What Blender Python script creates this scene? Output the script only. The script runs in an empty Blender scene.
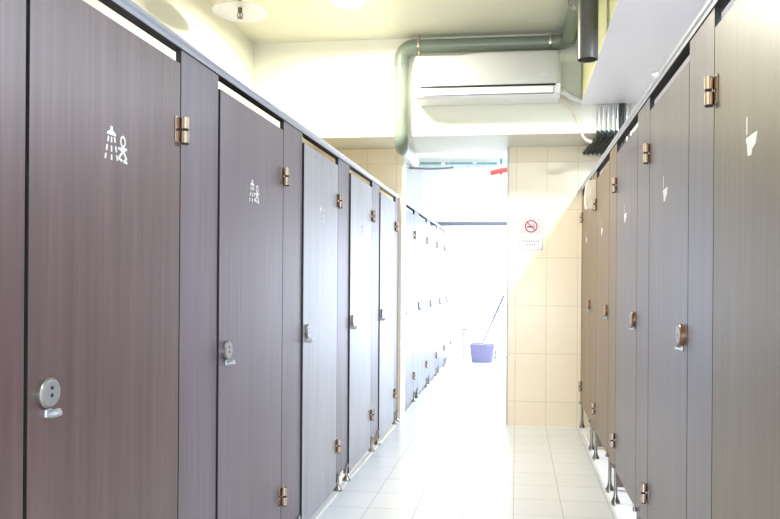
import bpy, bmesh, math, random
from mathutils import Vector, Matrix
random.seed(7)
C = bpy.context.scene.collection
PI = math.pi

# ------------------------------------------------------------------ materials
def new_mat(name):
    m = bpy.data.materials.new(name); m.use_nodes = True
    nt = m.node_tree
    return m, nt, nt.nodes['Principled BSDF']

def plain(name, col, rough=.5, metal=0., spec=.5, noise=0., nscale=8., emit=0., ecol=None):
    m, nt, b = new_mat(name)
    b.inputs['Roughness'].default_value = rough
    b.inputs['Metallic'].default_value = metal
    b.inputs['Specular IOR Level'].default_value = spec
    if noise > 0:
        tc = nt.nodes.new('ShaderNodeTexCoord'); n = nt.nodes.new('ShaderNodeTexNoise')
        n.inputs['Scale'].default_value = nscale; n.inputs['Detail'].default_value = 4
        nt.links.new(tc.outputs['Object'], n.inputs['Vector'])
        r = nt.nodes.new('ShaderNodeValToRGB')
        r.color_ramp.elements[0].position = .3; r.color_ramp.elements[1].position = .7
        r.color_ramp.elements[0].color = [c*(1-noise) for c in col]+[1]
        r.color_ramp.elements[1].color = [min(1, c*(1+noise*.4)) for c in col]+[1]
        nt.links.new(n.outputs['Fac'], r.inputs['Fac']); nt.links.new(r.outputs['Color'], b.inputs['Base Color'])
    else:
        b.inputs['Base Color'].default_value = (*col, 1)
    if emit > 0:
        b.inputs['Emission Color'].default_value = (*(ecol or col), 1)
        b.inputs['Emission Strength'].default_value = emit
    return m

def wood(name, dark, mid, light, rough=.3, streak=70., spec=.5):
    m, nt, b = new_mat(name)
    tc = nt.nodes.new('ShaderNodeTexCoord'); oi = nt.nodes.new('ShaderNodeObjectInfo')
    mu = nt.nodes.new('ShaderNodeMath'); mu.operation = 'MULTIPLY'; mu.inputs[1].default_value = 37.
    nt.links.new(oi.outputs['Random'], mu.inputs[0])
    cb = nt.nodes.new('ShaderNodeCombineXYZ')
    for k in range(3): nt.links.new(mu.outputs[0], cb.inputs[k])
    ad = nt.nodes.new('ShaderNodeVectorMath'); ad.operation = 'ADD'
    nt.links.new(tc.outputs['Object'], ad.inputs[0]); nt.links.new(cb.outputs[0], ad.inputs[1])
    def grain(sx, sz, detail):
        mp = nt.nodes.new('ShaderNodeMapping'); mp.inputs['Scale'].default_value = (sx, sx, sz)
        nt.links.new(ad.outputs[0], mp.inputs['Vector'])
        n = nt.nodes.new('ShaderNodeTexNoise'); n.inputs['Scale'].default_value = 1; n.inputs['Detail'].default_value = detail
        nt.links.new(mp.outputs[0], n.inputs['Vector']); return n
    a = grain(streak*1.9, 2.2, 5); c = grain(streak*.32, .55, 3)
    mx = nt.nodes.new('ShaderNodeMath'); mx.operation = 'MULTIPLY_ADD'; mx.inputs[1].default_value = .55
    m2 = nt.nodes.new('ShaderNodeMath'); m2.operation = 'MULTIPLY'; m2.inputs[1].default_value = .45
    nt.links.new(c.outputs['Fac'], m2.inputs[0])
    nt.links.new(a.outputs['Fac'], mx.inputs[0]); nt.links.new(m2.outputs[0], mx.inputs[2])
    r = nt.nodes.new('ShaderNodeValToRGB')
    r.color_ramp.elements[0].position = .36; r.color_ramp.elements[0].color = (*dark, 1)
    r.color_ramp.elements[1].position = .64; r.color_ramp.elements[1].color = (*light, 1)
    e = r.color_ramp.elements.new(.5); e.color = (*mid, 1)
    nt.links.new(mx.outputs[0], r.inputs['Fac']); nt.links.new(r.outputs['Color'], b.inputs['Base Color'])
    b.inputs['Roughness'].default_value = rough
    b.inputs['Specular IOR Level'].default_value = spec
    b.inputs['IOR'].default_value = 1.65
    return m

def tiles(name, col, grout, axes, pitch, off, width=.004, rough=.15, spec=.5, var=.04, bump=.3):
    """rectangular tile grid in world space; axes = indices of the two directions used"""
    m, nt, b = new_mat(name)
    g = nt.nodes.new('ShaderNodeNewGeometry'); s = nt.nodes.new('ShaderNodeSeparateXYZ')
    nt.links.new(g.outputs['Position'], s.inputs[0])
    def math_(op, x, y=None):
        n = nt.nodes.new('ShaderNodeMath'); n.operation = op
        for k, v in enumerate((x, y)):
            if v is None: continue
            if isinstance(v, (int, float)): n.inputs[k].default_value = v
            else: nt.links.new(v, n.inputs[k])
        return n.outputs[0]
    dists, ids = [], []
    for ax, p, o in zip(axes, pitch, off):
        t = math_('DIVIDE', math_('SUBTRACT', s.outputs[ax], o), p)
        f = math_('FRACT', t); ids.append(math_('FLOOR', t))
        dists.append(math_('MULTIPLY', math_('MINIMUM', f, math_('SUBTRACT', 1., f)), p))
    d = math_('MINIMUM', *dists)
    line = nt.nodes.new('ShaderNodeMapRange'); line.interpolation_type = 'SMOOTHSTEP'
    line.inputs['From Min'].default_value = width*.35; line.inputs['From Max'].default_value = width*.75
    nt.links.new(d, line.inputs['Value'])
    cb = nt.nodes.new('ShaderNodeCombineXYZ'); nt.links.new(ids[0], cb.inputs[0]); nt.links.new(ids[1], cb.inputs[1])
    wn = nt.nodes.new('ShaderNodeTexWhiteNoise'); nt.links.new(cb.outputs[0], wn.inputs['Vector'])
    n = nt.nodes.new('ShaderNodeTexNoise'); n.inputs['Scale'].default_value = 14; n.inputs['Detail'].default_value = 4
    nt.links.new(g.outputs['Position'], n.inputs['Vector'])
    v = math_('ADD', math_('MULTIPLY', wn.outputs['Value'], .5), math_('MULTIPLY', n.outputs['Fac'], .5))
    r = nt.nodes.new('ShaderNodeValToRGB')
    r.color_ramp.elements[0].color = [c*(1-var) for c in col]+[1]
    r.color_ramp.elements[1].color = [min(1, c*(1+var)) for c in col]+[1]
    nt.links.new(v, r.inputs['Fac'])
    mix = nt.nodes.new('ShaderNodeMix'); mix.data_type = 'RGBA'
    mix.inputs['A'].default_value = (*grout, 1)
    nt.links.new(line.outputs[0], mix.inputs['Factor']); nt.links.new(r.outputs['Color'], mix.inputs['B'])
    nt.links.new(mix.outputs['Result'], b.inputs['Base Color'])
    bp = nt.nodes.new('ShaderNodeBump'); bp.inputs['Strength'].default_value = bump; bp.inputs['Distance'].default_value = .002
    nt.links.new(line.outputs[0], bp.inputs['Height']); nt.links.new(bp.outputs[0], b.inputs['Normal'])
    b.inputs['Roughness'].default_value = rough; b.inputs['Specular IOR Level'].default_value = spec
    return m

M = {}
M['wood'] = wood('brown wood laminate', (.074, .037, .039), (.101, .053, .055), (.133, .074, .078), .42, 45., 1.)
M['wood_r'] = wood('brown wood laminate warm', (.092, .061, .036), (.118, .079, .047), (.150, .102, .063), .36, 45., 1.)  # golden reflected light is tinted into the brown laminate
M['wood_grey'] = wood('pale blue grey laminate', (.27, .275, .315), (.32, .325, .37), (.37, .375, .42), .42, 45., 1.)  # glare and haze on the brown doors, painted into the colour
M['wood_tan'] = wood('tan brown laminate', (.15, .098, .055), (.19, .125, .072), (.235, .158, .095), .40, 45., .6)  # cream wall's reflection in the doors, painted in as tan
M['wood_mid'] = wood('lavender grey laminate', (.098, .071, .098), (.128, .094, .128), (.162, .122, .164), .42, 45., 1.)  # lavender veil of light put into the brown laminate colour
M['wood_rmid'] = wood('blue grey brown laminate', (.088, .068, .084), (.113, .089, .110), (.142, .115, .140), .34, 45., 1.)  # bluish reflection of the bright doorway, put into the base colour
M['wood_pale'] = wood('pale bleached laminate', (.11, .105, .12), (.13, .125, .14), (.15, .145, .16), .4, 45., .7)  # far room's bright haze painted onto the brown laminate
M['edge'] = plain('black edge band', (.012, .012, .014), .45)
M['alu'] = plain('satin aluminium rail', (.40, .41, .48), .42, .3)
M['chrome'] = plain('chrome', (.60, .49, .42), .22, 1.)
M['steel'] = plain('brushed steel', (.34, .32, .30), .28, 1.)
M['face'] = plain('satin lock face', (.42, .42, .43), .4, .6)
M['dark'] = plain('black gap', (.008, .008, .008), .6)
M['white_mark'] = plain('white marking film', (.88, .86, .84), .5)
M['wall'] = plain('cream wall paint', (.80, .79, .67), .55, noise=.03, nscale=2)
M['ceil'] = plain('pale ceiling paint', (.78, .77, .62), .45, noise=.04, nscale=1.5)
M['soffit'] = plain('white gloss soffit', (.96, .93, 1.), .35, noise=.02, nscale=2)
M['soffit_side'] = plain('yellow green paint', (.62, .62, .34), .5)
M['tile_wall'] = tiles('cream gloss wall tile', (.88, .77, .58), (.70, .62, .48), (0, 2), (.2535, .398), (-.0105, .2), .0045, .22, .3, .02)
M['tile_floor'] = tiles('pale grey floor tile', (.72, .735, .755), (.46, .47, .48), (0, 1), (.2535, .265), (-.0105, 4.42), .0045, .30, .5, .035)
M['white_tile'] = tiles('white wall tile', (.84, .84, .84), (.62, .62, .64), (0, 2), (.2535, .398), (-.0105, .2), .005, .15, .5, .01)
M['white_tile_y'] = tiles('white side wall tile', (.84, .84, .84), (.62, .62, .64), (1, 2), (.2535, .398), (.1, .2), .005, .15, .5, .01)
M['pale_grey'] = plain('pale grey plastic', (.50, .50, .52), .5)
M['copper'] = plain('brown metal rim', (.30, .17, .10), .35, .8)
M['bead'] = plain('grey corner bead', (.52, .50, .50), .4)
M['kerb'] = plain('white glazed step', (.86, .86, .86), .3)
M['pvc'] = plain('grey green pvc', (.19, .225, .175), .30, noise=.05)
M['pvc_dark'] = plain('dark grey pvc', (.085, .08, .07), .35)  # same pipe plastic with shade painted in, for the hanging stub
M['pvc_pale'] = plain('pale pvc', (.62, .64, .62), .3)  # same pipe plastic with bright light painted in, for the tail
M['ac'] = plain('white abs', (.86, .86, .83), .28)
M['ac_lo'] = plain('pale grey louver', (.78, .77, .75), .35)
M['insul'] = plain('dark foam pipe lagging', (.02, .028, .026), .6)
M['pipe'] = plain('galvanised pipe', (.60, .57, .56), .3, .8)
M['white'] = plain('white plastic', (.84, .84, .82), .4)
M['cream'] = plain('ivory plastic', (.84, .74, .58), .35)
M['red'] = plain('red pipe paint', (.66, .09, .07), .35)
M['brass'] = plain('dark brass', (.18, .13, .07), .35, .9)
M['lamp'] = plain('lit diffuser', (1, 1, 1), .4, emit=14, ecol=(1, .97, .88))
M['downlamp'] = plain('lit spot lens', (1, 1, 1), .4, emit=25, ecol=(1, .97, .92))
M['tube'] = plain('lit tube', (1, 1, 1), .4, emit=6, ecol=(.95, .97, 1))
M['paper'] = plain('white laminated paper', (.70, .67, .68), .4, spec=.2)
M['pink'] = plain('pale pink print', (.62, .50, .49), .4)
M['sign_red'] = plain('faded red print', (.26, .02, .03), .4)
M['ink'] = plain('faded grey print', (.05, .045, .05), .5)
M['lilac'] = plain('lilac bucket plastic', (.40, .37, .60), .35)
M['lilac2'] = plain('pale lilac plastic', (.13, .11, .17), .4)
M['grey'] = plain('grey plastic', (.16, .16, .18), .5)
M['lintel'] = plain('grey lintel metal', (.20, .21, .25), .4, .3)
M['teal'] = plain('teal conduit', (.16, .34, .38), .4)
M['cotton'] = plain('mop cotton', (.75, .74, .72), .9, noise=.15, nscale=60)
M['glass'] = plain('bright frosted glass', (.9, .92, .95), .35, emit=3.4, ecol=(.72, .84, 1))

# ------------------------------------------------------------------ mesh helpers
def set_mat(bm, faces, mi):
    for f in faces: f.material_index = mi

def box(bm, x0, x1, y0, y1, z0, z1, mi=0, bev=0., seg=2):
    vs = [bm.verts.new((x, y, z)) for z in (z0, z1) for y in (y0, y1) for x in (x0, x1)]
    q = [(0, 2, 3, 1), (4, 5, 7, 6), (0, 1, 5, 4), (2, 6, 7, 3), (0, 4, 6, 2), (1, 3, 7, 5)]
    fs = [bm.faces.new([vs[i] for i in t]) for t in q]
    set_mat(bm, fs, mi)
    if bev > 0:
        es = list({e for f in fs for e in f.edges})
        r = bmesh.ops.bevel(bm, geom=es, offset=bev, segments=seg, affect='EDGES', profile=.5)
        set_mat(bm, r['faces'], mi)
    return fs

def axis_matrix(p0, p1):
    d = Vector(p1)-Vector(p0)
    q = Vector((0, 0, 1)).rotation_difference(d.normalized())
    return Matrix.Translation(Vector(p0)) @ q.to_matrix().to_4x4(), d.length

def lathe(bm, prof, p0=(0, 0, 0), p1=(0, 0, 1), n=24, mi=0, cap=True):
    """revolve (radius, height) profile about the axis p0->p1 (heights absolute)"""
    mt, _ = axis_matrix(p0, p1)
    rings = []
    for r, h in prof:
        rings.append([bm.verts.new(mt @ Vector((r*math.cos(2*PI*k/n), r*math.sin(2*PI*k/n), h))) for k in range(n)])
    for i in range(len(rings)-1):
        sharp = abs(prof[i+1][1]-prof[i][1]) < 1e-6
        for k in range(n):
            f = bm.faces.new((rings[i][k], rings[i][(k+1) % n], rings[i+1][(k+1) % n], rings[i+1][k]))
            f.material_index = mi; f.smooth = True
    for i in range(1, len(rings)-1):
        a = Vector((prof[i][0]-prof[i-1][0], prof[i][1]-prof[i-1][1])); b = Vector((prof[i+1][0]-prof[i][0], prof[i+1][1]-prof[i][1]))
        if a.length and b.length and a.angle(b) > .6:
            for k in range(n):
                e = bm.edges.get((rings[i][k], rings[i][(k+1) % n]))
                if e: e.smooth = False
    if cap:
        for ring, rev in ((rings[0], True), (rings[-1], False)):
            if prof[0 if rev else -1][0] < 1e-5: continue
            f = bm.faces.new(list(reversed(ring)) if rev else ring); f.material_index = mi
            for k in range(n):
                e = bm.edges.get((ring[k], ring[(k+1) % n]))
                if e: e.smooth = False

def cyl(bm, p0, p1, r, n=20, mi=0, cap=True, r2=None):
    L = (Vector(p1)-Vector(p0)).length
    lathe(bm, [(r, 0), (r if r2 is None else r2, L)], p0, p1, n, mi, cap)

def tube(bm, pts, r, n=16, mi=0, cap=True):
    """swept tube along a polyline"""
    pts = [Vector(p) for p in pts]; rings = []
    up = None
    for i, p in enumerate(pts):
        d = (pts[min(i+1, len(pts)-1)]-pts[max(i-1, 0)]).normalized()
        if up is None:
            up = d.orthogonal().normalized()
        else:
            up = (up-d*up.dot(d)).normalized()
        s = d.cross(up)
        rr = r[i] if isinstance(r, (list, tuple)) else r
        rings.append([bm.verts.new(p+up*(rr*math.cos(2*PI*k/n))+s*(rr*math.sin(2*PI*k/n))) for k in range(n)])
    for a, b in zip(rings, rings[1:]):
        for k in range(n):
            f = bm.faces.new((a[k], a[(k+1) % n], b[(k+1) % n], b[k])); f.smooth = True; f.material_index = mi
    if cap:
        for ring in (rings[0], rings[-1]):
            f = bm.faces.new(ring); f.material_index = mi
            for k in range(n):
                e = bm.edges.get((ring[k], ring[(k+1) % n]))
                if e: e.smooth = False

def arc(c, r, u, v, a0, a1, n=8):
    c, u, v = Vector(c), Vector(u), Vector(v)
    return [c+u*(r*math.cos(a0+(a1-a0)*k/n))+v*(r*math.sin(a0+(a1-a0)*k/n)) for k in range(n+1)]

def prism(bm, poly, origin, u, v, w, mi=0):
    """extrude 2-D poly (in u,v) by vector w"""
    o, u, v, w = Vector(origin), Vector(u), Vector(v), Vector(w)
    a = [bm.verts.new(o+u*p[0]+v*p[1]) for p in poly]; b = [bm.verts.new(x.co+w) for x in a]
    n = len(a); fs = [bm.faces.new(a), bm.faces.new(list(reversed(b)))]
    for k in range(n): fs.append(bm.faces.new((a[k], b[k], b[(k+1) % n], a[(k+1) % n])))
    set_mat(bm, fs, mi); return fs

def stroke(bm, pts, t, origin, u, v, w, mi=0):
    """thick line segments as flat bars"""
    for (x0, y0), (x1, y1) in zip(pts, pts[1:]):
        d = Vector((x1-x0, y1-y0)); L = d.length; d /= L; nrm = Vector((-d.y, d.x))*t/2
        e = d*t*.25
        prism(bm, [(x0-e.x+nrm.x, y0-e.y+nrm.y), (x1+e.x+nrm.x, y1+e.y+nrm.y), (x1+e.x-nrm.x, y1+e.y-nrm.y), (x0-e.x-nrm.x, y0-e.y-nrm.y)], origin, u, v, w, mi)

def ring2d(bm, cx, cy, ro, ri, origin, u, v, w, n=28, ex=1., mi=0):
    o, u, v, w = Vector(origin), Vector(u), Vector(v), Vector(w)
    for k in range(n):
        a, b = 2*PI*k/n, 2*PI*(k+1)/n
        prism(bm, [(cx+ri*ex*math.cos(a), cy+ri*math.sin(a)), (cx+ro*ex*math.cos(a), cy+ro*math.sin(a)),
                   (cx+ro*ex*math.cos(b), cy+ro*math.sin(b)), (cx+ri*ex*math.cos(b), cy+ri*math.sin(b))], origin, u, v, w, mi)

def obj(name, bm, mats, parent=None, loc=None):
    bmesh.ops.recalc_face_normals(bm, faces=bm.faces)
    me = bpy.data.meshes.new(name); bm.to_mesh(me); bm.free()
    for m in (mats if isinstance(mats, (list, tuple)) else [mats]): me.materials.append(M[m])
    o = bpy.data.objects.new(name, me); C.objects.link(o)
    if parent: o.parent = parent
    if loc: o.location = loc
    return o

def B(): return bmesh.new()
def tag(o, label, cat, group=None):
    o['label'] = label; o['category'] = cat
    if group: o['group'] = group
    return o
def thing(name, label, cat, loc=(0, 0, 0), group=None):
    o = bpy.data.objects.new(name, None); C.objects.link(o); o.location = loc; o.empty_display_size = .1
    return tag(o, label, cat, group)
def struct(name, bm, mats):
    o = obj(name, bm, mats); o['kind'] = 'structure'; return o
def dup(root, loc, label, group=None):
    r = root.copy(); C.objects.link(r); r.location = loc; r['label'] = label
    if group: r['group'] = group
    for ch in list(root.children):
        c = ch.copy(); C.objects.link(c); c.parent = r
        for g in list(ch.children):
            d = g.copy(); C.objects.link(d); d.parent = c
    return r

# ------------------------------------------------------------------ dimensions
XL, XR = -1.0, .525          # door faces of the left and right rows
ZC = 3.076                   # ceiling
YB, YW, YW2, YE = 5.37, 5.87, 6.10, 10.97   # beam front, tiled wall front/back, end wall
XWL, XWR = -2.095, 1.60
YN = -2.2                    # wall behind the camera
T = .018

# ------------------------------------------------------------------ the setting
b = B(); box(b, XWL-.1, XWR+.1, YN-.1, YE+.2, -.1, 0); struct('floor', b, 'tile_floor')
b = B(); box(b, XWL-.1, XWR+.1, YN-.1, YE+.2, ZC, ZC+.1); struct('ceiling', b, 'ceil')
b = B(); box(b, XWL-.1, XWL, YN, YW2, 0, ZC, 0); box(b, XWL-.1, XWL, YW2, YE+.1, 0, ZC, 1); struct('wall_left', b, ['wall', 'white_tile_y'])
b = B(); box(b, XWR, XWR+.1, YN, YW2, 0, ZC, 0); box(b, XWR, XWR+.1, YW2, YE+.1, 0, ZC, 1); struct('wall_right', b, ['wall', 'white_tile_y'])
b = B(); box(b, XWL-.1, XWR+.1, YN-.1, YN, 0, ZC); struct('wall_near', b, 'wall')
# tiled wall with the doorway: two piers
b = B()
box(b, XWL, -.975, YW, YW2, 0, 2.317)
box(b, -.083, XWR, YW, YW2, 0, 2.317)
struct('wall_middle', b, 'tile_wall')
b = B(); box(b, XWL, XWR, YB, YW2, 2.318, ZC); struct('trim_1', b, 'wall')            # deep beam over the doorway
b = B(); box(b, .468, XWR, YN, YB-.001, 2.53, 2.54, 0); box(b, .468, XWR, YN, YB-.001, 2.54, ZC-.001, 1); struct('trim_2', b, ['soffit', 'soffit_side'])
b = B(); box(b, -.087, -.0835, YW-.003, YW+.012, .002, 2.316); box(b, -.0835, -.071, YW-.003, YW-.0005, .002, 2.316); struct('trim_7', b, 'bead')
# end wall with a wide glazed opening under a grey lintel
b = B(); box(b, XWL, XWR, YE, YE+.12, 2.06, ZC); box(b, XWL, -1.45, YE, YE+.12, 0, 2.06); box(b, XWL, XWR, YE, YE+.12, 0, .02)
struct('wall_end', b, 'white_tile')
b = B(); box(b, -1.45, XWR, YE-.06, YE-.001, 2.055, 2.115, 0, .006); struct('trim_3', b, 'lintel')
b = B()
box(b, -1.45, XWR, YE+.04, YE+.06, .02, 2.06, 0)
win = struct('window_1', b, 'glass')
# low white steps under the cubicles
b = B(); box(b, XWL, -.985, .3, YW-.002, 0, .010, 0, .003); struct('trim_4', b, 'kerb')
b = B(); box(b, XWL, -.985, YW2+.002, 10.75, 0, .010, 0, .003); struct('trim_5', b, 'kerb')
b = B(); box(b, .53, XWR, .3, YW-.002, 0, .010, 0, .003); struct('trim_6', b, 'kerb')

# ------------------------------------------------------------------ cubicle fittings
def panel_bm(y0, y1, z0, z1, s):
    """flat board, face at x=0 towards +s, wood faces and black edges"""
    bm = B()
    xa, xb = sorted((0, -s*T))
    fs = box(bm, xa, xb, y0, y1, z0, z1, 1)
    for f in fs:
        f.normal_update()
        if abs(f.normal.x) > .9: f.material_index = 0
    return bm

def hinge(parent, y, z, s):
    """lift-off hinge at the seam: two leaves and a barrel in two pieces"""
    b = B()
    box(b, *sorted((s*.0003, s*.003)), y-.036, y-.004, z-.038, z+.038, 0, .0008, 1)
    box(b, *sorted((s*.0003, s*.003)), y+.004, y+.030, z-.038, z+.038, 0, .0008, 1)
    h = obj('hinge', b, 'chrome', parent)
    b = B(); xb = s*.015
    cyl(b, (xb, y, z+.004), (xb, y, z+.038), .0115, 20)
    cyl(b, (xb, y, z-.038), (xb, y, z-.004), .0115, 20)
    obj('barrel', b, 'chrome', h)
    b = B(); cyl(b, (xb, y, z-.005), (xb, y, z+.005), .0085, 16); cyl(b, (xb, y, z-.042), (xb, y, z-.038), .0105, 16)
    obj('washer', b, 'dark', h)

def lock(parent, y, z, s):
    th_ = .012 if s > 0 else .015
    b = B()
    lathe(b, [(.033, 0), (.033, th_-.003), (.030, th_)], (s*.0003, y, z), (s*1, y, z), 32)
    k = obj('lock', b, 'steel' if s > 0 else 'copper', parent)
    b = B(); lathe(b, [(.0285, th_+.0002), (.0285, th_+.0014), (.0270, th_+.002)], (0, y, z), (s, y, z), 32); obj('lock_face', b, 'face', k)
    for dz in ((.011, -.005) if s > 0 else (-.002,)):
        b = B(); cyl(b, (s*(th_+.0021), y, z+dz), (s*(th_+.0026), y, z+dz), .0042, 12)
        obj('keyhole', b, 'dark', k)
    b = B()
    box(b, *sorted((s*.0003, s*.008)), y-.009, y+.011, z-.052, z-.034, 0, .002)
    tube(b, [(s*.004, y+.001, z-.045), (s*.014, y+.002, z-.045), (s*(.024 if s > 0 else .019), y+.003, z-.042), (s*(.030 if s > 0 else .023), y+.0035, z-.040)], [.009, .0092, .009, .008], 14)
    obj('latch_lever', b, 'face', k)

U, Vv = (0, 1, 0), (0, 0, 1)
def shower_symbol(parent, y, z, s):
    """shower rose with dashed water lines and a squatting figure; y,z = rose top"""
    o, w = (s*.0002, y, z), (s*.0006, 0, 0); b = B()
    prism(b, [(-.005, 0), (.005, 0), (.005, -.009), (.019, -.017), (.019, -.022), (-.019, -.022), (-.019, -.017), (-.005, -.009)], o, U, Vv, w)
    for (x0, y0, x1, y1) in ((-.013, -.028, -.026, -.082), (0, -.028, .001, -.082), (.013, -.026, .026, -.080)):
        for a, c in ((0, .2), (.40, .62), (.80, 1)):
            stroke(b, [(x0+(x1-x0)*a, y0+(y1-y0)*a), (x0+(x1-x0)*c, y0+(y1-y0)*c)], .0055, o, U, Vv, w)
    ring2d(b, .051, -.029, .0155, .0095, o, U, Vv, w, 20, .8)
    stroke(b, [(.031, -.049), (.068, -.046)], .006, o, U, Vv, w)
    stroke(b, [(.038, -.049), (.050, -.055), (.032, -.073), (.047, -.078)], .0065, o, U, Vv, w)
    stroke(b, [(.064, -.046), (.054, -.055), (.067, -.070), (.056, -.079), (.070, -.080)], .0065, o, U, Vv, w)
    obj('shower_symbol', b, 'white_mark', parent)

def toilet_symbol(parent, y, z, s):
    """thin upright stroke over a tapered pan shape (partly worn film); y axis mirrored for the right row"""
    o, w = (s*.0002, y, z), (s*.0006, 0, 0); u = (0, -1, 0); b = B()
    prism(b, [(-.003, 0), (.003, 0), (.003, -.042), (-.003, -.042)], o, u, Vv, w)
    prism(b, [(-.005, -.049), (.070, -.047), (.060, -.073), (.037, -.081), (.031, -.094), (.007, -.092), (.001, -.065), (-.005, -.058)], o, u, Vv, w)
    obj('toilet_symbol', b, 'white_mark', parent)

def make_door(label, loc, w, z0, z1, s, zh_top, zh_bot, zl, sym, mat, group):
    t = thing('cubicle_door', label, 'door', loc, group)
    obj('panel', panel_bm(.003, w-.003, z0, z1, s), [mat, 'edge'], t)
    hinge(t, w, zh_top, s); hinge(t, w, zh_bot, s)
    lock(t, .060, zl, s)
    if sym == 'shower': shower_symbol(t, .297, 1.576, s)
    if sym == 'toilet': toilet_symbol(t, .433 if w > .69 else .375, 1.583, s)
    return t

def foot(parent, y, z0, z1, s, high):
    b = B()
    if high:
        lathe(b, [(.024, 0), (.024, .006), (.020, .014), (.013, .030), (.0095, .060), (.0095, z1-z0)], (-s*.009, y, z0), (-s*.009, y, z0+1), 20)
    else:
        lathe(b, [(.026, 0), (.026, .006), (.021, .013), (.012, .024), (.0075, .034), (.0075, .085)], (s*.002, y, z0), (s*.002, y, z0+1), 20)
        box(b, *sorted((-s*T*.9, s*.001)), y-.006, y+.006, z0+.04, z1, 0, .001, 1)
    f = obj('foot', b, 'steel', parent)
    b = B()
    lathe(b, [(.008, z1-z0+.0), (.008, z1-z0+.012), (.004, z1-z0+.02)], (s*.0085, y, z0), (s*.0085, y, z0+1), 12)
    obj('foot_clamp', b, 'steel', f)

def make_pilaster(label, loc, w, z0, z1, s, mat, group, high, feet=True):
    t = thing('pilaster_panel', label, 'panel', loc, group)
    obj('panel', panel_bm(.003, w-.003, z0, z1, s), [mat, 'edge'], t)
    if feet:
        foot(t, .035, .0102, z0, s, high); foot(t, w-.035, .0102, z0, s, high)
    return t

ORD = ['first', 'second', 'third', 'fourth', 'fifth']
LG, RG, KG = 'cubicle doors of the left row', 'cubicle doors of the right row', 'cubicle doors beyond the doorway'
left_lab = ['brown wood-grain cubicle door nearest on the left, large white shower symbol at eye height',
            'second cubicle door of the left row, smaller white shower symbol, greyer sheen',
            'third cubicle door of the left row, pale grey sheen with a barely visible symbol',
            'fourth cubicle door of the left row, whitish sheen, second from the tiled wall',
            'fifth and last cubicle door of the left row, beside the tiled wall end']
ls = [1.329+.0+.925*k for k in range(5)]
d0 = None
for k in range(5):
    if d0 is None:
        d0 = make_door(left_lab[0], (XL, ls[0], 0), .656, .04, 1.84, 1, 1.642, .27, .954, 'shower', 'wood', LG)
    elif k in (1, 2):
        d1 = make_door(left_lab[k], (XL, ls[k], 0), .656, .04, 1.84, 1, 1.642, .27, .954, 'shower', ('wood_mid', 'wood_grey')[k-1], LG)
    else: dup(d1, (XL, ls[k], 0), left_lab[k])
# the doors stand slightly ajar, each turned a little about its hinge edge
for o in [o for o in C.objects if o.get('label') in left_lab]:
    k = left_lab.index(o['label']); a = math.radians((.2, .35, .65, .7, .6)[k])
    o.location = (XL+.656*math.sin(a), ls[k]+.656-.656*math.cos(a), 0); o.rotation_euler = (0, 0, a)
back_lab = ['whitewashed cubicle door just past the doorway, nearest of the far left row',
            'second cubicle door of the far left row beyond the doorway, washed white by light',
            'third cubicle door of the far left row beyond the doorway, washed white by light',
            'fourth cubicle door of the far left row, second from the end wall',
            'fifth cubicle door of the far left row, farthest away beside the end wall']
bs = [6.115+.950*k for k in range(5)]
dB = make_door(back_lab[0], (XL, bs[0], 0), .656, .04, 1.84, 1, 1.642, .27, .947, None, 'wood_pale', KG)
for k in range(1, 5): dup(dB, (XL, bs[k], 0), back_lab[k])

rs = [1.255, 2.24, 3.17, 4.12, 5.10]; re_ = [1.962, 2.888, 3.826, 4.785, 5.755]
right_lab = ['brown wood-grain cubicle door nearest on the right, large worn white toilet symbol near the top',
             'second cubicle door of the right row, round lock at its near edge, small white symbol',
             'third cubicle door of the right row, steel lock and floor gap showing white step',
             'fourth cubicle door of the right row, warm brown, in front of the ivory dispenser',
             'fifth and last cubicle door of the right row, narrow brown sliver by the tiled wall']
r0 = None
for k in range(5):
    w = re_[k]-rs[k]
    if k == 0:
        r0 = make_door(right_lab[0], (XR, rs[0], 0), .707, .20, 1.885, -1, 1.716, .355, 1.033, 'toilet', 'wood_r', RG)
    elif k == 1:
        r1 = make_door(right_lab[1], (XR, rs[1], 0), .648, .20, 1.885, -1, 1.716, .355, 1.033, 'toilet', 'wood_rmid', RG)
    elif k == 3:
        r1 = make_door(right_lab[3], (XR, rs[3], 0), .648, .20, 1.885, -1, 1.716, .355, 1.033, 'toilet', 'wood_tan', RG)
    else: dup(r1, (XR, rs[k], 0), right_lab[k])

PG, QG, PK = 'pilaster panels of the left row', 'pilaster panels of the right row', 'pilaster panels beyond the doorway'
make_pilaster('brown wood-grain fixed panel at the left picture edge, before the nearest left door', (XL, 1.07, 0), .256, .09, 1.883, 1, 'wood', PG, False)
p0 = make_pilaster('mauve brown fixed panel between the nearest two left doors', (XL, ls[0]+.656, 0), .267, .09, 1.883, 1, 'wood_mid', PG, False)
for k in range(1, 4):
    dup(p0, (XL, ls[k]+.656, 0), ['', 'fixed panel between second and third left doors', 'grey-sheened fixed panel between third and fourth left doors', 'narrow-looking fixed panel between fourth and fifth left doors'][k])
make_pilaster('last fixed panel of the left row, against the tiled wall end', (XL, ls[4]+.656, 0), .172, .09, 1.883, 1, 'wood_mid', PG, False)
for k in range(4):
    w = bs[k+1]-bs[k]-.656
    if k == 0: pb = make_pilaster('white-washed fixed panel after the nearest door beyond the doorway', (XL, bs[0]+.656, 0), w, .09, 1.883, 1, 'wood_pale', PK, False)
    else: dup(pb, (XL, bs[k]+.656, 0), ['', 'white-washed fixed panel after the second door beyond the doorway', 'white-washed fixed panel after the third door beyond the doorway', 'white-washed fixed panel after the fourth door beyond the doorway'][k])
re_[1:] = [r+.648 for r in rs[1:]]
rp_lab = ['brown fixed panel between the nearest two right doors', 'fixed panel between second and third right doors, round lock of the third door beside it',
          'fixed panel between third and fourth right doors, two tall steel feet', 'fixed panel between fourth and fifth right doors, behind the ivory dispenser']
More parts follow.
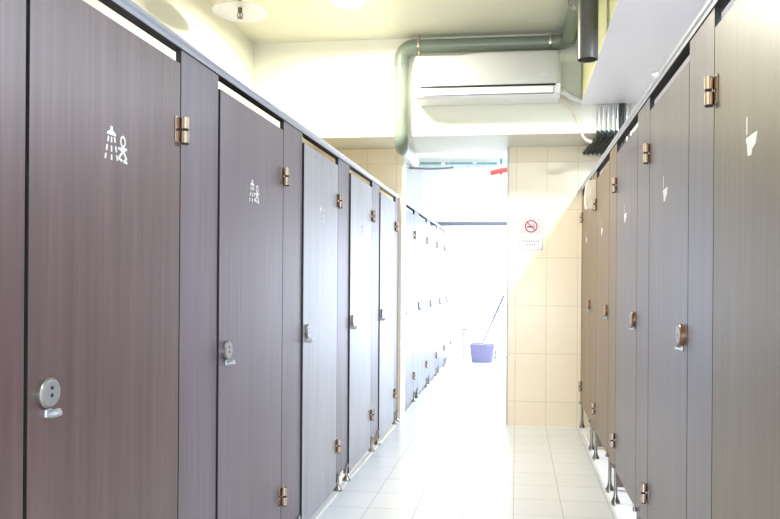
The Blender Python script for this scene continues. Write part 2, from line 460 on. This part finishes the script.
for k in range(4):
    make_pilaster(rp_lab[k], (XR, re_[k], 0), rs[k+1]-re_[k], .20, 1.943, -1, 'wood_rmid' if k < 2 else 'wood_tan', QG, True)
make_pilaster('narrow end strip of the right row fixed to the tiled wall', (XR, re_[4]+.006, 0), YW-re_[4]-.010, .20, 1.943, -1, 'wood_tan', QG, True, feet=False)
# one foot under the end strip
e_ = [o for o in C.objects if o.get('label', '').startswith('narrow end strip')][0]
foot(e_, .055, .0102, .20, -1, True)

def headrail(label, x, y0, y1, z0, z1, s):
    t = thing('headrail', label, 'rail', (x, y0, 0))
    L = y1-y0; b = B()
    # rounded channel section, swept along y
    prof = [(.004*s, z0), (.004*s, z0+.012), (.008*s, z0+.020), (.008*s, z1-.012), (.003*s, z1-.003), (-.006*s, z1), (-.020*s, z1), (-.027*s, z1-.004), (-.030*s, z1-.012), (-.030*s, z0)]
    fs = prism(b, prof, (0, 0, 0), (1, 0, 0), (0, 0, 1), (0, L, 0))
    obj('rail', b, 'alu', t)
    b = B(); box(b, *sorted((.0035*s, -.0295*s)), .002, L-.002, z0-.002, z0-.0002); obj('underside_channel', b, 'edge', t)
    return t
headrail('long satin grey headrail along the top of the left cubicle row', XL, .6, YW-.003, 1.8855, 1.923, 1)
headrail('headrail along the far left cubicle row beyond the doorway', XL, YW2+.003, 10.78, 1.8855, 1.923, 1)
headrail('long satin grey headrail along the top of the right cubicle row', XR, .6, YW-.003, 1.9455, 1.990, -1)

def divider(label, x0, x1, y, z0, z1, mat, group):
    b = B(); fs = box(b, x0, x1, -.009, .009, z0, z1, 1)
    for f in fs:
        f.normal_update()
        if abs(f.normal.y) > .9: f.material_index = 0
    return tag(obj('divider_panel', b, [mat, 'edge'], None, (0, y, 0)), label, 'panel', group)
for k in range(4):
    divider('dark-edged dividing board behind the right row, after its %s door' % ORD[k], XR+.034, XWR-.003, rs[k+1]-.03, .03, 1.89, 'wood_r', 'dividing boards of the right row')
for k in range(4):
    divider('dividing board behind the left row, after its %s door' % ORD[k], XWL+.003, XL-.034, ls[k+1]-.10, .05, 1.83, 'wood', 'dividing boards of the left row')
for k in range(4):
    divider('dividing board behind the far left row, after its %s door' % ORD[k], XWL+.003, XL-.034, bs[k+1]-.10, .05, 1.83, 'wood', 'dividing boards beyond the doorway')

# ------------------------------------------------------------------ dispenser on the right row
b = B()
prof = [(0, 0), (-.062, .004), (-.070, .03), (-.070, .11), (-.065, .165), (-.055, .197), (0, .20)]
prism(b, prof, (XR-.0005, 4.79, 1.685), (1, 0, 0), (0, 0, 1), (0, .10, 0))
bmesh.ops.bevel(b, geom=list(b.edges), offset=.004, segments=2, affect='EDGES')
t = thing('air_freshener_dispenser', 'ivory curved plastic dispenser box mounted high on the right row near the tiled wall', 'dispenser', (0, 0, 0))
obj('casing', b, 'cream', t)
b = B(); box(b, XR-.074, XR-.0708, 4.81, 4.87, 1.72, 1.735, 0, .001); obj('outlet', b, 'white', t)

# ------------------------------------------------------------------ air conditioner
ac = thing('air_conditioner', 'white wall-mounted split air conditioner under the green pipe', 'air conditioner', (0, -.08, -.022))
x0, x1, y0, y1 = -.762, .302, 5.205, 5.448
b = B()
prof = [(y1, 2.895), (y0+.05, 2.895), (y0+.012, 2.875), (y0, 2.83), (y0, 2.650), (y0+.004, 2.643), (y0+.006, 2.632), (y0+.020, 2.585), (y0+.05, 2.568), (y1, 2.568)]
fs = prism(b, prof, (x0, 0, 0), (0, 1, 0), (0, 0, 1), (x1-x0, 0, 0))
bmesh.ops.bevel(b, geom=list(b.edges), offset=.006, segments=3, affect='EDGES')
obj('casing', b, 'ac', ac)
b = B()   # raised front panel with a swelling upper edge
N = 40; top = []
for k in range(N+1):
    u = k/N; x = x0+.006+(x1-x0-.012)*u
    s_ = max(0, min(1, (u-.24)/.24)); s_ = s_*s_*(3-2*s_)
    z = 2.884+.020*s_
    top.append((x, z))
rows = []
for x, z in top:
    lx = min(x-x0, x1-x)/.03; rr = 1 if lx > 1 else max(.0, lx)
    pts = [(y0-.004, 2.654), (y0-.010, 2.664), (y0-.013, 2.74), (y0-.010, 2.82), (y0-.002, z-.028), (y0+.012, z-.008), (y0+.035, z)]
    rows.append([b.verts.new((x, yy+(1-rr)**2*.012, zz)) for yy, zz in pts])
for p, q in zip(rows, rows[1:]):
    for k in range(len(p)-1):
        f = b.faces.new((p[k], p[k+1], q[k+1], q[k])); f.smooth = True
bmesh.ops.solidify(b, geom=list(b.faces), thickness=.004)
obj('front_panel', b, 'ac', ac)
b = B(); box(b, x0+.045, x1-.035, y0-.006, y0+.004, 2.640, 2.652); obj('air_slot', b, 'dark', ac)
b = B()
prism(b, [(y0-.002, 2.636), (y0+.005, 2.590), (y0+.010, 2.590), (y0+.004, 2.636)], (x0+.05, 0, 0), (0, 1, 0), (0, 0, 1), (x1-x0-.10, 0, 0))
obj('louver', b, 'ac_lo', ac)
b = B()
box(b, x0+.05, x1-.05, y0+.009, y0+.014, 2.584, 2.590); box(b, x1-.0495, x1-.046, y0-.002, y0+.012, 2.588, 2.640)
obj('louver_gap', b, 'grey', ac)
b = B(); box(b, x1-.14, x1-.10, y0-.0148, y0-.0128, 2.712, 2.724, 0, .0005); obj('badge', b, 'white', ac)  # white chip painted in as a light reflection on the front

b = B()
tube(b, [(.296, 5.33, 2.62), (.33, 5.36, 2.632), (.37, 5.39, 2.605), (.42, 5.405, 2.585), (.472, 5.41, 2.565)], .020, 14)
tag(obj('lagged_hose', b, 'white', None, (.008, -.08, -.022)), 'white wrapped hose from the air conditioner to the soffit corner', 'hose')
b = B()
tube(b, [(.29, 5.43, 2.60), (.33, 5.437, 2.595), (.38, 5.44, 2.545), (.43, 5.44, 2.46), (.465, 5.44, 2.38), (.48, 5.432, 2.31), (.50, 5.44, 2.29), (.515, 5.455, 2.282), (.530, 5.475, 2.282), (.545, 5.50, 2.284)], [.009]*6+[.011, .015, .016, .016], 12)
tag(obj('drain_hose', b, 'cream', None, (.003, -.08, -.02)), 'thin ivory drain hose curving down the wall beside the air conditioner', 'hose')

# ------------------------------------------------------------------ big green drain pipe
R = .052
dp = thing('drain_pipe', 'large grey-green plastic drain pipe over the air conditioner with an open hanging end', 'pipe', (0, -.08, -.024))
Yp, Zp, Xv = 5.385, 3.012, -.893
b = B(); cyl(b, (Xv, Yp, 2.40), (Xv, Yp, 2.90), R, 28); obj('vertical_pipe', b, 'pvc', dp)
b = B(); tube(b, [(Xv, Yp, 2.87)]+arc((Xv+.105, Yp, Zp-.105), .105, (-1, 0, 0), (0, 0, 1), 0, PI/2, 10)+[(-.765, Yp, Zp)], R+.005, 28); obj('elbow', b, 'pvc', dp)
b = B(); cyl(b, (-.78, Yp, Zp), (.29, Yp, Zp), R, 28); obj('horizontal_pipe', b, 'pvc', dp)
b = B(); tube(b, [(.24, Yp, Zp)]+arc((.268, Yp-.10, Zp), .10, (0, 1, 0), (1, 0, 0), 0, PI/2, 10)+[(.368, Yp-.13, Zp)], R+.005, 28); obj('elbow', b, 'pvc', dp)
b = B(); cyl(b, (.368, 5.26, Zp), (.368, 3.72, Zp), R, 28); obj('ceiling_pipe', b, 'pvc', dp)
b = B(); lathe(b, [(R+.003, 0), (R+.003, .60), (R-.004, .60), (R-.004, .05), (0.001, .05)], (.368, 3.90, Zp-.0), (.368, 3.90, Zp-1), 32, 0, False); obj('hanging_stub', b, 'pvc_dark', dp)
b = B(); tube(b, [(Xv, Yp, 2.43)]+arc((Xv, Yp+.10, 2.36), .10, (0, -1, 0), (0, 0, -1), 0, PI/2, 10)+[(Xv-.002, Yp+.13, 2.258)], R+.005, 28); obj('elbow', b, 'pvc', dp)
b = B(); lathe(b, [(R, 0), (R, .62), (R-.005, .62), (R-.005, .50), (.001, .50)], (Xv-.002, Yp+.12, 2.258), (Xv-.01, 6.4, 2.262), 28, 0, False); obj('tail_pipe', b, 'pvc_pale', dp)
b = B(); lathe(b, [(R+.003, .60), (R+.003, .625), (R-.004, .625), (R-.004, .60)], (Xv-.002, Yp+.12, 2.258), (Xv-.01, 6.4, 2.262), 28, 0, False); obj('tail_rim', b, 'pvc', dp)
for (x, y) in ((-.755, Yp), (.232, Yp)):
    b = B(); cyl(b, (x-.008, y, Zp), (x+.008, y, Zp), R+.008, 28); box(b, x-.006, x+.006, y-.004, y+.004, Zp+R, ZC+.023); obj('pipe_clamp', b, 'chrome', dp)
b = B(); cyl(b, (.368, 4.60, Zp), (.368, 4.62, Zp), R+.007, 28); box(b, .362, .374, 4.602, 4.618, Zp+R, ZC+.023); obj('pipe_clamp', b, 'chrome', dp)

# ------------------------------------------------------------------ bundle of small water pipes on the right
WG = 'small water pipes beside the soffit'
wl = ['leftmost', 'second from left', 'third from left', 'fourth from left', 'fifth from left']
for k in range(5):
    x = .607+.034*k
    t = thing('water_pipe', 'thin steel pipe with dark lagging, %s of the row beneath the white soffit' % wl[k], 'pipe', (x-.006, -.08, -.021), WG)
    b = B(); tube(b, [(0, 5.425, 2.549), (0, 5.425, 2.34)], .0085, 12); obj('riser', b, 'pipe', t)
    b = B(); cyl(b, (0, 5.425, 2.352), (0, 5.425, 2.364), .0125, 14); obj('coupling', b, 'pipe', t)
    b = B(); tube(b, [(0, 5.425, 2.345)]+arc((-.004, 5.462, 2.342), .037, (0, -1, 0), (0, 0, -1), 0, PI/2, 6)+[(-.062, 5.91, 2.270)], .0145, 14); obj('lagging', b, 'insul', t)
    b = B(); cyl(b, (-.0605, 5.905, 2.273), (-.0625, 5.948, 2.269), .0165, 14); obj('end_sleeve', b, 'white', t)
b = B(); tube(b, [(.770, YB-.0195, 2.5295), (.770, YB-.0195, 2.18)], .019, 16)
tag(obj('lagged_pipe', b, 'insul'), 'thick black lagged pipe right of the thin steel pipes', 'pipe')
for k, x in enumerate((.806, .838)):
    b = B(); tube(b, [(x, YB-.0102, 2.5295), (x, YB-.0102, 2.13)], .010, 12)
    tag(obj('water_pipe', b, 'pipe'), ['bare thin pipe just right of the thick black pipe', 'bare thin pipe farthest right beneath the soffit'][k], 'pipe', WG)

# ------------------------------------------------------------------ sprinkler with heat plate, lamps
sp = thing('fire_sprinkler', 'red sprinkler drop with a white saucer plate hanging under the ceiling', 'sprinkler', (-1.73, 4.2, 0))
b = B(); lathe(b, [(.012, 2.902), (.10, 2.898), (.150, 2.880), (.166, 2.868), (.166, 2.863), (.148, 2.872), (.10, 2.889), (.012, 2.893)], (0, 0, 0), (0, 0, 1), 48, 0, False); obj('heat_plate', b, 'white', sp)
b = B(); cyl(b, (0, 0, 2.90), (0, 0, 2.975), .014, 16); obj('drop_pipe', b, 'red', sp)
b = B(); cyl(b, (-.36, 0, 2.985), (.9, 0, 2.985), .020, 16); obj('feed_pipe', b, 'red', sp)
b = B()
cyl(b, (0, 0, 2.868), (0, 0, 2.895), .013, 12); cyl(b, (0, 0, 2.832), (0, 0, 2.868), .004, 8)
tube(b, arc((0, 0, 2.85), .017, (1, 0, 0), (0, 0, 1), -PI*.45, PI*.45, 8), .003, 8); tube(b, arc((0, 0, 2.85), .017, (-1, 0, 0), (0, 0, 1), -PI*.45, PI*.45, 8), .003, 8)
cyl(b, (0, 0, 2.829), (0, 0, 2.832), .018, 14)
obj('sprinkler_head', b, 'brass', sp)

s2 = thing('fire_sprinkler', 'red sprinkler pipe with a small white plate in the bright far room', 'sprinkler', (0, 8.5, 0))
b = B(); tube(b, [(XWR-.004, 0, 2.60), (-.10, 0, 2.545), (-.20, 0, 2.535), (-.33, 0, 2.505)], .030, 14); obj('feed_pipe', b, 'red', s2)
b = B(); cyl(b, (-.20, 0, 2.47), (-.20, 0, 2.53), .014, 12); obj('drop_pipe', b, 'red', s2)
b = B(); cyl(b, (.6, 0, 2.57), (.6, 0, ZC), .006, 8); obj('hanger', b, 'grey', s2)
b = B(); lathe(b, [(.01, 2.472), (.09, 2.466), (.14, 2.448), (.14, 2.444), (.09, 2.460), (.01, 2.466)], (-.20, 0, 0), (-.20, 0, 1), 32, 0, False); obj('heat_plate', b, 'white', s2)

lm = thing('ceiling_lamp', 'round lit ceiling lamp near the top edge above the left row', 'lamp', (-1.12, 4.53, -.024))
b = B(); lathe(b, [(.115, 3.075), (.115, 3.0995)], n=40); obj('base', b, 'white', lm)
b = B(); lathe(b, [(.001, 3.035), (.05, 3.039), (.09, 3.054), (.108, 3.0745)], n=40, cap=False); obj('diffuser', b, 'lamp', lm)
dl = thing('downlight', 'small lit downlight set in the white soffit above the right row', 'lamp', (.875, 4.60, -.020))
b = B(); lathe(b, [(.034, 2.5495), (.034, 2.545), (.026, 2.543), (.026, 2.5495)], n=28, cap=False); obj('rim', b, 'white', dl)
b = B(); lathe(b, [(.001, 2.544), (.0255, 2.546)], n=28, cap=False); obj('lens', b, 'downlamp', dl)

# far room: conduit and batten lamp near the ceiling
cd = thing('conduit_run', 'thin teal conduit running across the far room just below its ceiling', 'conduit', (0, 10.8, 0))
b = B(); cyl(b, (-1.95, 0, 3.025), (-.32, 0, 3.005), .018, 12); obj('conduit', b, 'teal', cd)
for x in (-1.15, -.66):
    b = B(); cyl(b, (x-.03, 0, 3.017), (x+.03, 0, 3.017), .023, 12); obj('coupling', b, 'white', cd)
b = B(); cyl(b, (-.255, 0, 3.0), (-.255, 0, 3.075), .018, 12); obj('dropper', b, 'teal', cd)
b = B(); tube(b, [(-1.50, 0, 2.755), (-1.20, 0, 2.742), (-1.02, 0, 2.745), (-.88, 0, 2.758)], .014, 12)
hr = thing('hanging_rod', 'slim grey rod hanging across the far room below the teal conduit', 'rod', (0, 9.6, 0))
obj('rod', b, 'grey', hr)
for x in (-1.44, -.94):
    b = B(); cyl(b, (x, 0, 2.755), (x, 0, ZC), .003, 8); obj('hanger', b, 'white', hr)

# ------------------------------------------------------------------ no smoking sign
sg = thing('no_smoking_sign', 'white no-smoking notice with red ring on the cream tiled wall', 'sign', (0.017, YW-.001, 1.458))
b = B(); box(b, 0, .190, -.002, 0, 0, .275); obj('sheet', b, 'paper', sg)
o3, u3, w3 = (0, -.0022, 0), (1, 0, 0), (0, -.0006, 0)
b = B()
for q in ((0, .190, 0, .0025), (0, .190, .2725, .275), (0, .0025, .0025, .2725), (.1875, .190, .0025, .2725)): box(b, q[0], q[1], -.0026, -.0021, q[2], q[3])
obj('border', b, 'grey', sg)
b = B(); prism(b, [(.010, .130), (.180, .130), (.180, .265), (.010, .265)], o3, u3, Vv, (0, -.0003, 0)); obj('picture_field', b, 'pink', sg)
b = B(); o4 = (0, -.0026, 0)
ring2d(b, .097, .197, .052, .043, o4, u3, Vv, w3, 32); stroke(b, [(.064, .230), (.130, .164)], .008, o4, u3, Vv, w3); obj('prohibition_ring', b, 'sign_red', sg)
b = B(); o5 = (0, -.0024, 0)
prism(b, [(.062, .187), (.114, .187), (.114, .199), (.062, .199)], o5, u3, Vv, w3); prism(b, [(.118, .187), (.128, .187), (.128, .199), (.118, .199)], o5, u3, Vv, w3)
stroke(b, [(.122, .205), (.114, .212), (.122, .220)], .004, o5, u3, Vv, w3)
obj('cigarette', b, 'ink', sg)
b = B()
def glyph(x, z, h):
    stroke(b, [(x, z+h*.8), (x+h*.8, z+h*.8)], h*.16, o4, u3, Vv, w3)
    stroke(b, [(x+h*.4, z+h), (x+h*.4, z+.0)], h*.16, o4, u3, Vv, w3)
    stroke(b, [(x+h*.05, z+h*.4), (x+h*.75, z+h*.4)], h*.14, o4, u3, Vv, w3)
    stroke(b, [(x+h*.4, z+h*.4), (x+h*(.05 if int(x*1000) % 2 else .75), z)], h*.14, o4, u3, Vv, w3)
for n_, xs, dx, z_, h_ in ((8, .022, .0185, .066, .014), (4, .060, .020, .038, .015), (6, .040, .020, .106, .008)):
    b = B()
    for k in range(n_): glyph(xs+dx*k, z_, h_)
    obj('caption_line', b, 'ink', sg)

# ------------------------------------------------------------------ floor items
fd = thing('floor_drain', 'small square white floor drain set among the pale tiles', 'drain', (-.335, 4.045, 0))
b = B(); box(b, -.065, .065, -.07, .07, .0003, .003, 0, .001, 1); obj('frame', b, 'kerb', fd)
b = B(); box(b, -.042, .042, -.045, .045, .0032, .005, 0, .001, 1)
obj('cover', b, 'white', fd)
b = B()
for k in range(5): box(b, -.030, .030, -.034+.016*k, -.029+.016*k, .0051, .0054)
obj('grating', b, 'alu', fd)

bk = thing('mop_bucket', 'lilac plastic mop bucket standing in the far room', 'bucket', (-.505, 10.42, 0))
def rrect(a, c, r, z, n=6):
    out = []
    for sx, sy, a0 in ((1, 1, 0), (-1, 1, PI/2), (-1, -1, PI), (1, -1, 1.5*PI)):
        for k in range(n+1):
            an = a0+PI/2*k/n; out.append((sx*(a-r)+r*math.cos(an), sy*(c-r)+r*math.sin(an), z))
    return out
def loft(bm, rings, mi=0, close=(True, False)):
    rv = [[bm.verts.new(p) for p in r] for r in rings]; n = len(rv[0])
    for a, c in zip(rv, rv[1:]):
        for k in range(n):
            f = bm.faces.new((a[k], a[(k+1) % n], c[(k+1) % n], c[k])); f.smooth = True; f.material_index = mi
    if close[0]: bm.faces.new(list(reversed(rv[0])))
    if close[1]: bm.faces.new(rv[-1])
b = B(); loft(b, [rrect(.132, .10, .04, .001), rrect(.140, .108, .04, .012), rrect(.168, .135, .045, .235), rrect(.182, .148, .05, .238), rrect(.182, .148, .05, .250), rrect(.165, .132, .045, .250), rrect(.138, .105, .04, .02)], close=(True, True)); obj('tub', b, 'lilac', bk)
b = B(); loft(b, [rrect(.075, .10, .03, .15), rrect(.080, .105, .03, .262), rrect(.072, .098, .03, .262), rrect(.066, .090, .03, .16)], close=(True, True))
w_ = obj('wringer_basket', b, 'lilac', bk); w_.location = (-.075, 0, 0)
b = B(); tube(b, [(.174, -.10, .02), (.176, -.11, .10), (.180, -.12, .17)], .012, 10); obj('handle', b, 'grey', bk)
bk.scale = (1.1, 1.05, 1.05)

mp = thing('mop', 'mop with pale lilac handle leaning out of the lilac bucket', 'mop', (0, 0, 0))
b = B(); tube(b, [(-.535, 10.42, .20), (-.355, 10.50, .61)], .012, 10); obj('lower_pole', b, 'lilac2', mp)
b = B(); tube(b, [(-.355, 10.50, .61), (-.193, 10.575, .985)], .016, 12); obj('upper_handle', b, 'lilac2', mp)
b = B(); tube(b, [(-.360, 10.498, .598), (-.349, 10.503, .625)], .017, 12); obj('collar', b, 'grey', mp)
b = B()
for k in range(26):
    a = 2*PI*k/26; rr = .018+.02*random.random()
    tube(b, [(-.55, 10.42, .20), (-.555+rr*.6*math.cos(a), 10.42+rr*.6*math.sin(a), .185), (-.56+rr*math.cos(a), 10.42+rr*math.sin(a), .165)], .005, 6)
obj('mop_head', b, 'cotton', mp)

sq = thing('floor_squeegee', 'pale white squeegee standing upside down against the far end wall', 'squeegee', (-.82, 10.86, 0))
b = B(); tube(b, [(0, 0, .0), (0, .03, .43)], .016, 12); obj('pole', b, 'pale_grey', sq)
b = B(); box(b, -.06, .06, .02, .045, .42, .455, 0, .006); obj('head', b, 'pale_grey', sq)

# ------------------------------------------------------------------ lights
def area(name, loc, size, power, col, rot=(0, 0, 0), sy=None):
    l = bpy.data.lights.new(name, 'AREA'); l.energy = power; l.color = col; l.size = size
    if sy: l.shape = 'RECTANGLE'; l.size_y = sy
    o = bpy.data.objects.new(name, l); C.objects.link(o); o.location = loc; o.rotation_euler = rot; return o
def point(name, loc, power, col, r=.1):
    l = bpy.data.lights.new(name, 'POINT'); l.energy = power; l.color = col; l.shadow_soft_size = r
    o = bpy.data.objects.new(name, l); C.objects.link(o); o.location = loc; return o
P = dict(far=34, win=2, lamp=58, near=18, down=16, ent=160, side=68)
def disk(name, loc, size, power, col, rot=(0, 0, 0)):
    o = area(name, loc, size, power, col, rot); o.data.shape = 'DISK'; return o
area('far room ceiling light', (.0, 8.6, 3.05), 2.6, P['far'], (.84, .91, 1), sy=3.8)
area('far window daylight', (.0, 10.93, 1.1), 2.6, P['win'], (.84, .91, 1), rot=(-PI/2, 0, 0), sy=1.8)
area('far side window daylight', (1.56, 8.55, 1.42), 2.55, P['side'], (.70, .82, 1), rot=(0, PI/2, 0), sy=4.6).data.shape = 'RECTANGLE'  # added fill with no window there, brightens the left doors
disk('ceiling lamp light', (-1.12, 4.53, 2.998), .20, P['lamp'], (1, .95, .82))
disk('room lamp light', (-1.2, -.8, 3.0), .5, P['near'], (1, .84, .60))  # added unseen warm fill, no fixture; warms the upper right doors
area('entrance window daylight', (-.3, YN+.05, 1.05), 2.4, P['ent'], (.70, .82, 1), rot=(PI/2+.42, 0, 0), sy=1.7)  # added fill behind the camera, no window there; lifts beam and soffit
for y, p_ in ((4.60, 1.2), (3.22, 1.5), (1.84, .9), (.46, .6)):
    disk('downlight light', (.875, y, 2.522), .07, P['down']*p_, (.74, .84, 1))

w = bpy.data.worlds.new('World'); bpy.context.scene.world = w; w.use_nodes = True
w.node_tree.nodes['Background'].inputs[0].default_value = (.9, .95, 1, 1)
w.node_tree.nodes['Background'].inputs[1].default_value = .6

# ------------------------------------------------------------------ camera
f, th, rho = 700., math.atan(82/700.), math.radians(.4)
cam = bpy.data.cameras.new('Camera'); co = bpy.data.objects.new('Camera', cam); C.objects.link(co)
cam.sensor_fit = 'HORIZONTAL'; cam.sensor_width = 36; cam.lens = f*36/780
cam.shift_x = -(435.0-390)/780; cam.shift_y = (280.43-259.5)/780; cam.clip_start = .02
co.matrix_world = Matrix.Translation((0, 0, 1.2)) @ Matrix.Rotation(th, 4, 'Z') @ Matrix.Rotation(PI/2, 4, 'X') @ Matrix.Rotation(rho, 4, 'Z')
sc = bpy.context.scene; sc.camera = co
sc.view_settings.view_transform = 'Standard'; sc.view_settings.look = 'None'
sc.view_settings.exposure = .58; sc.view_settings.gamma = 1.
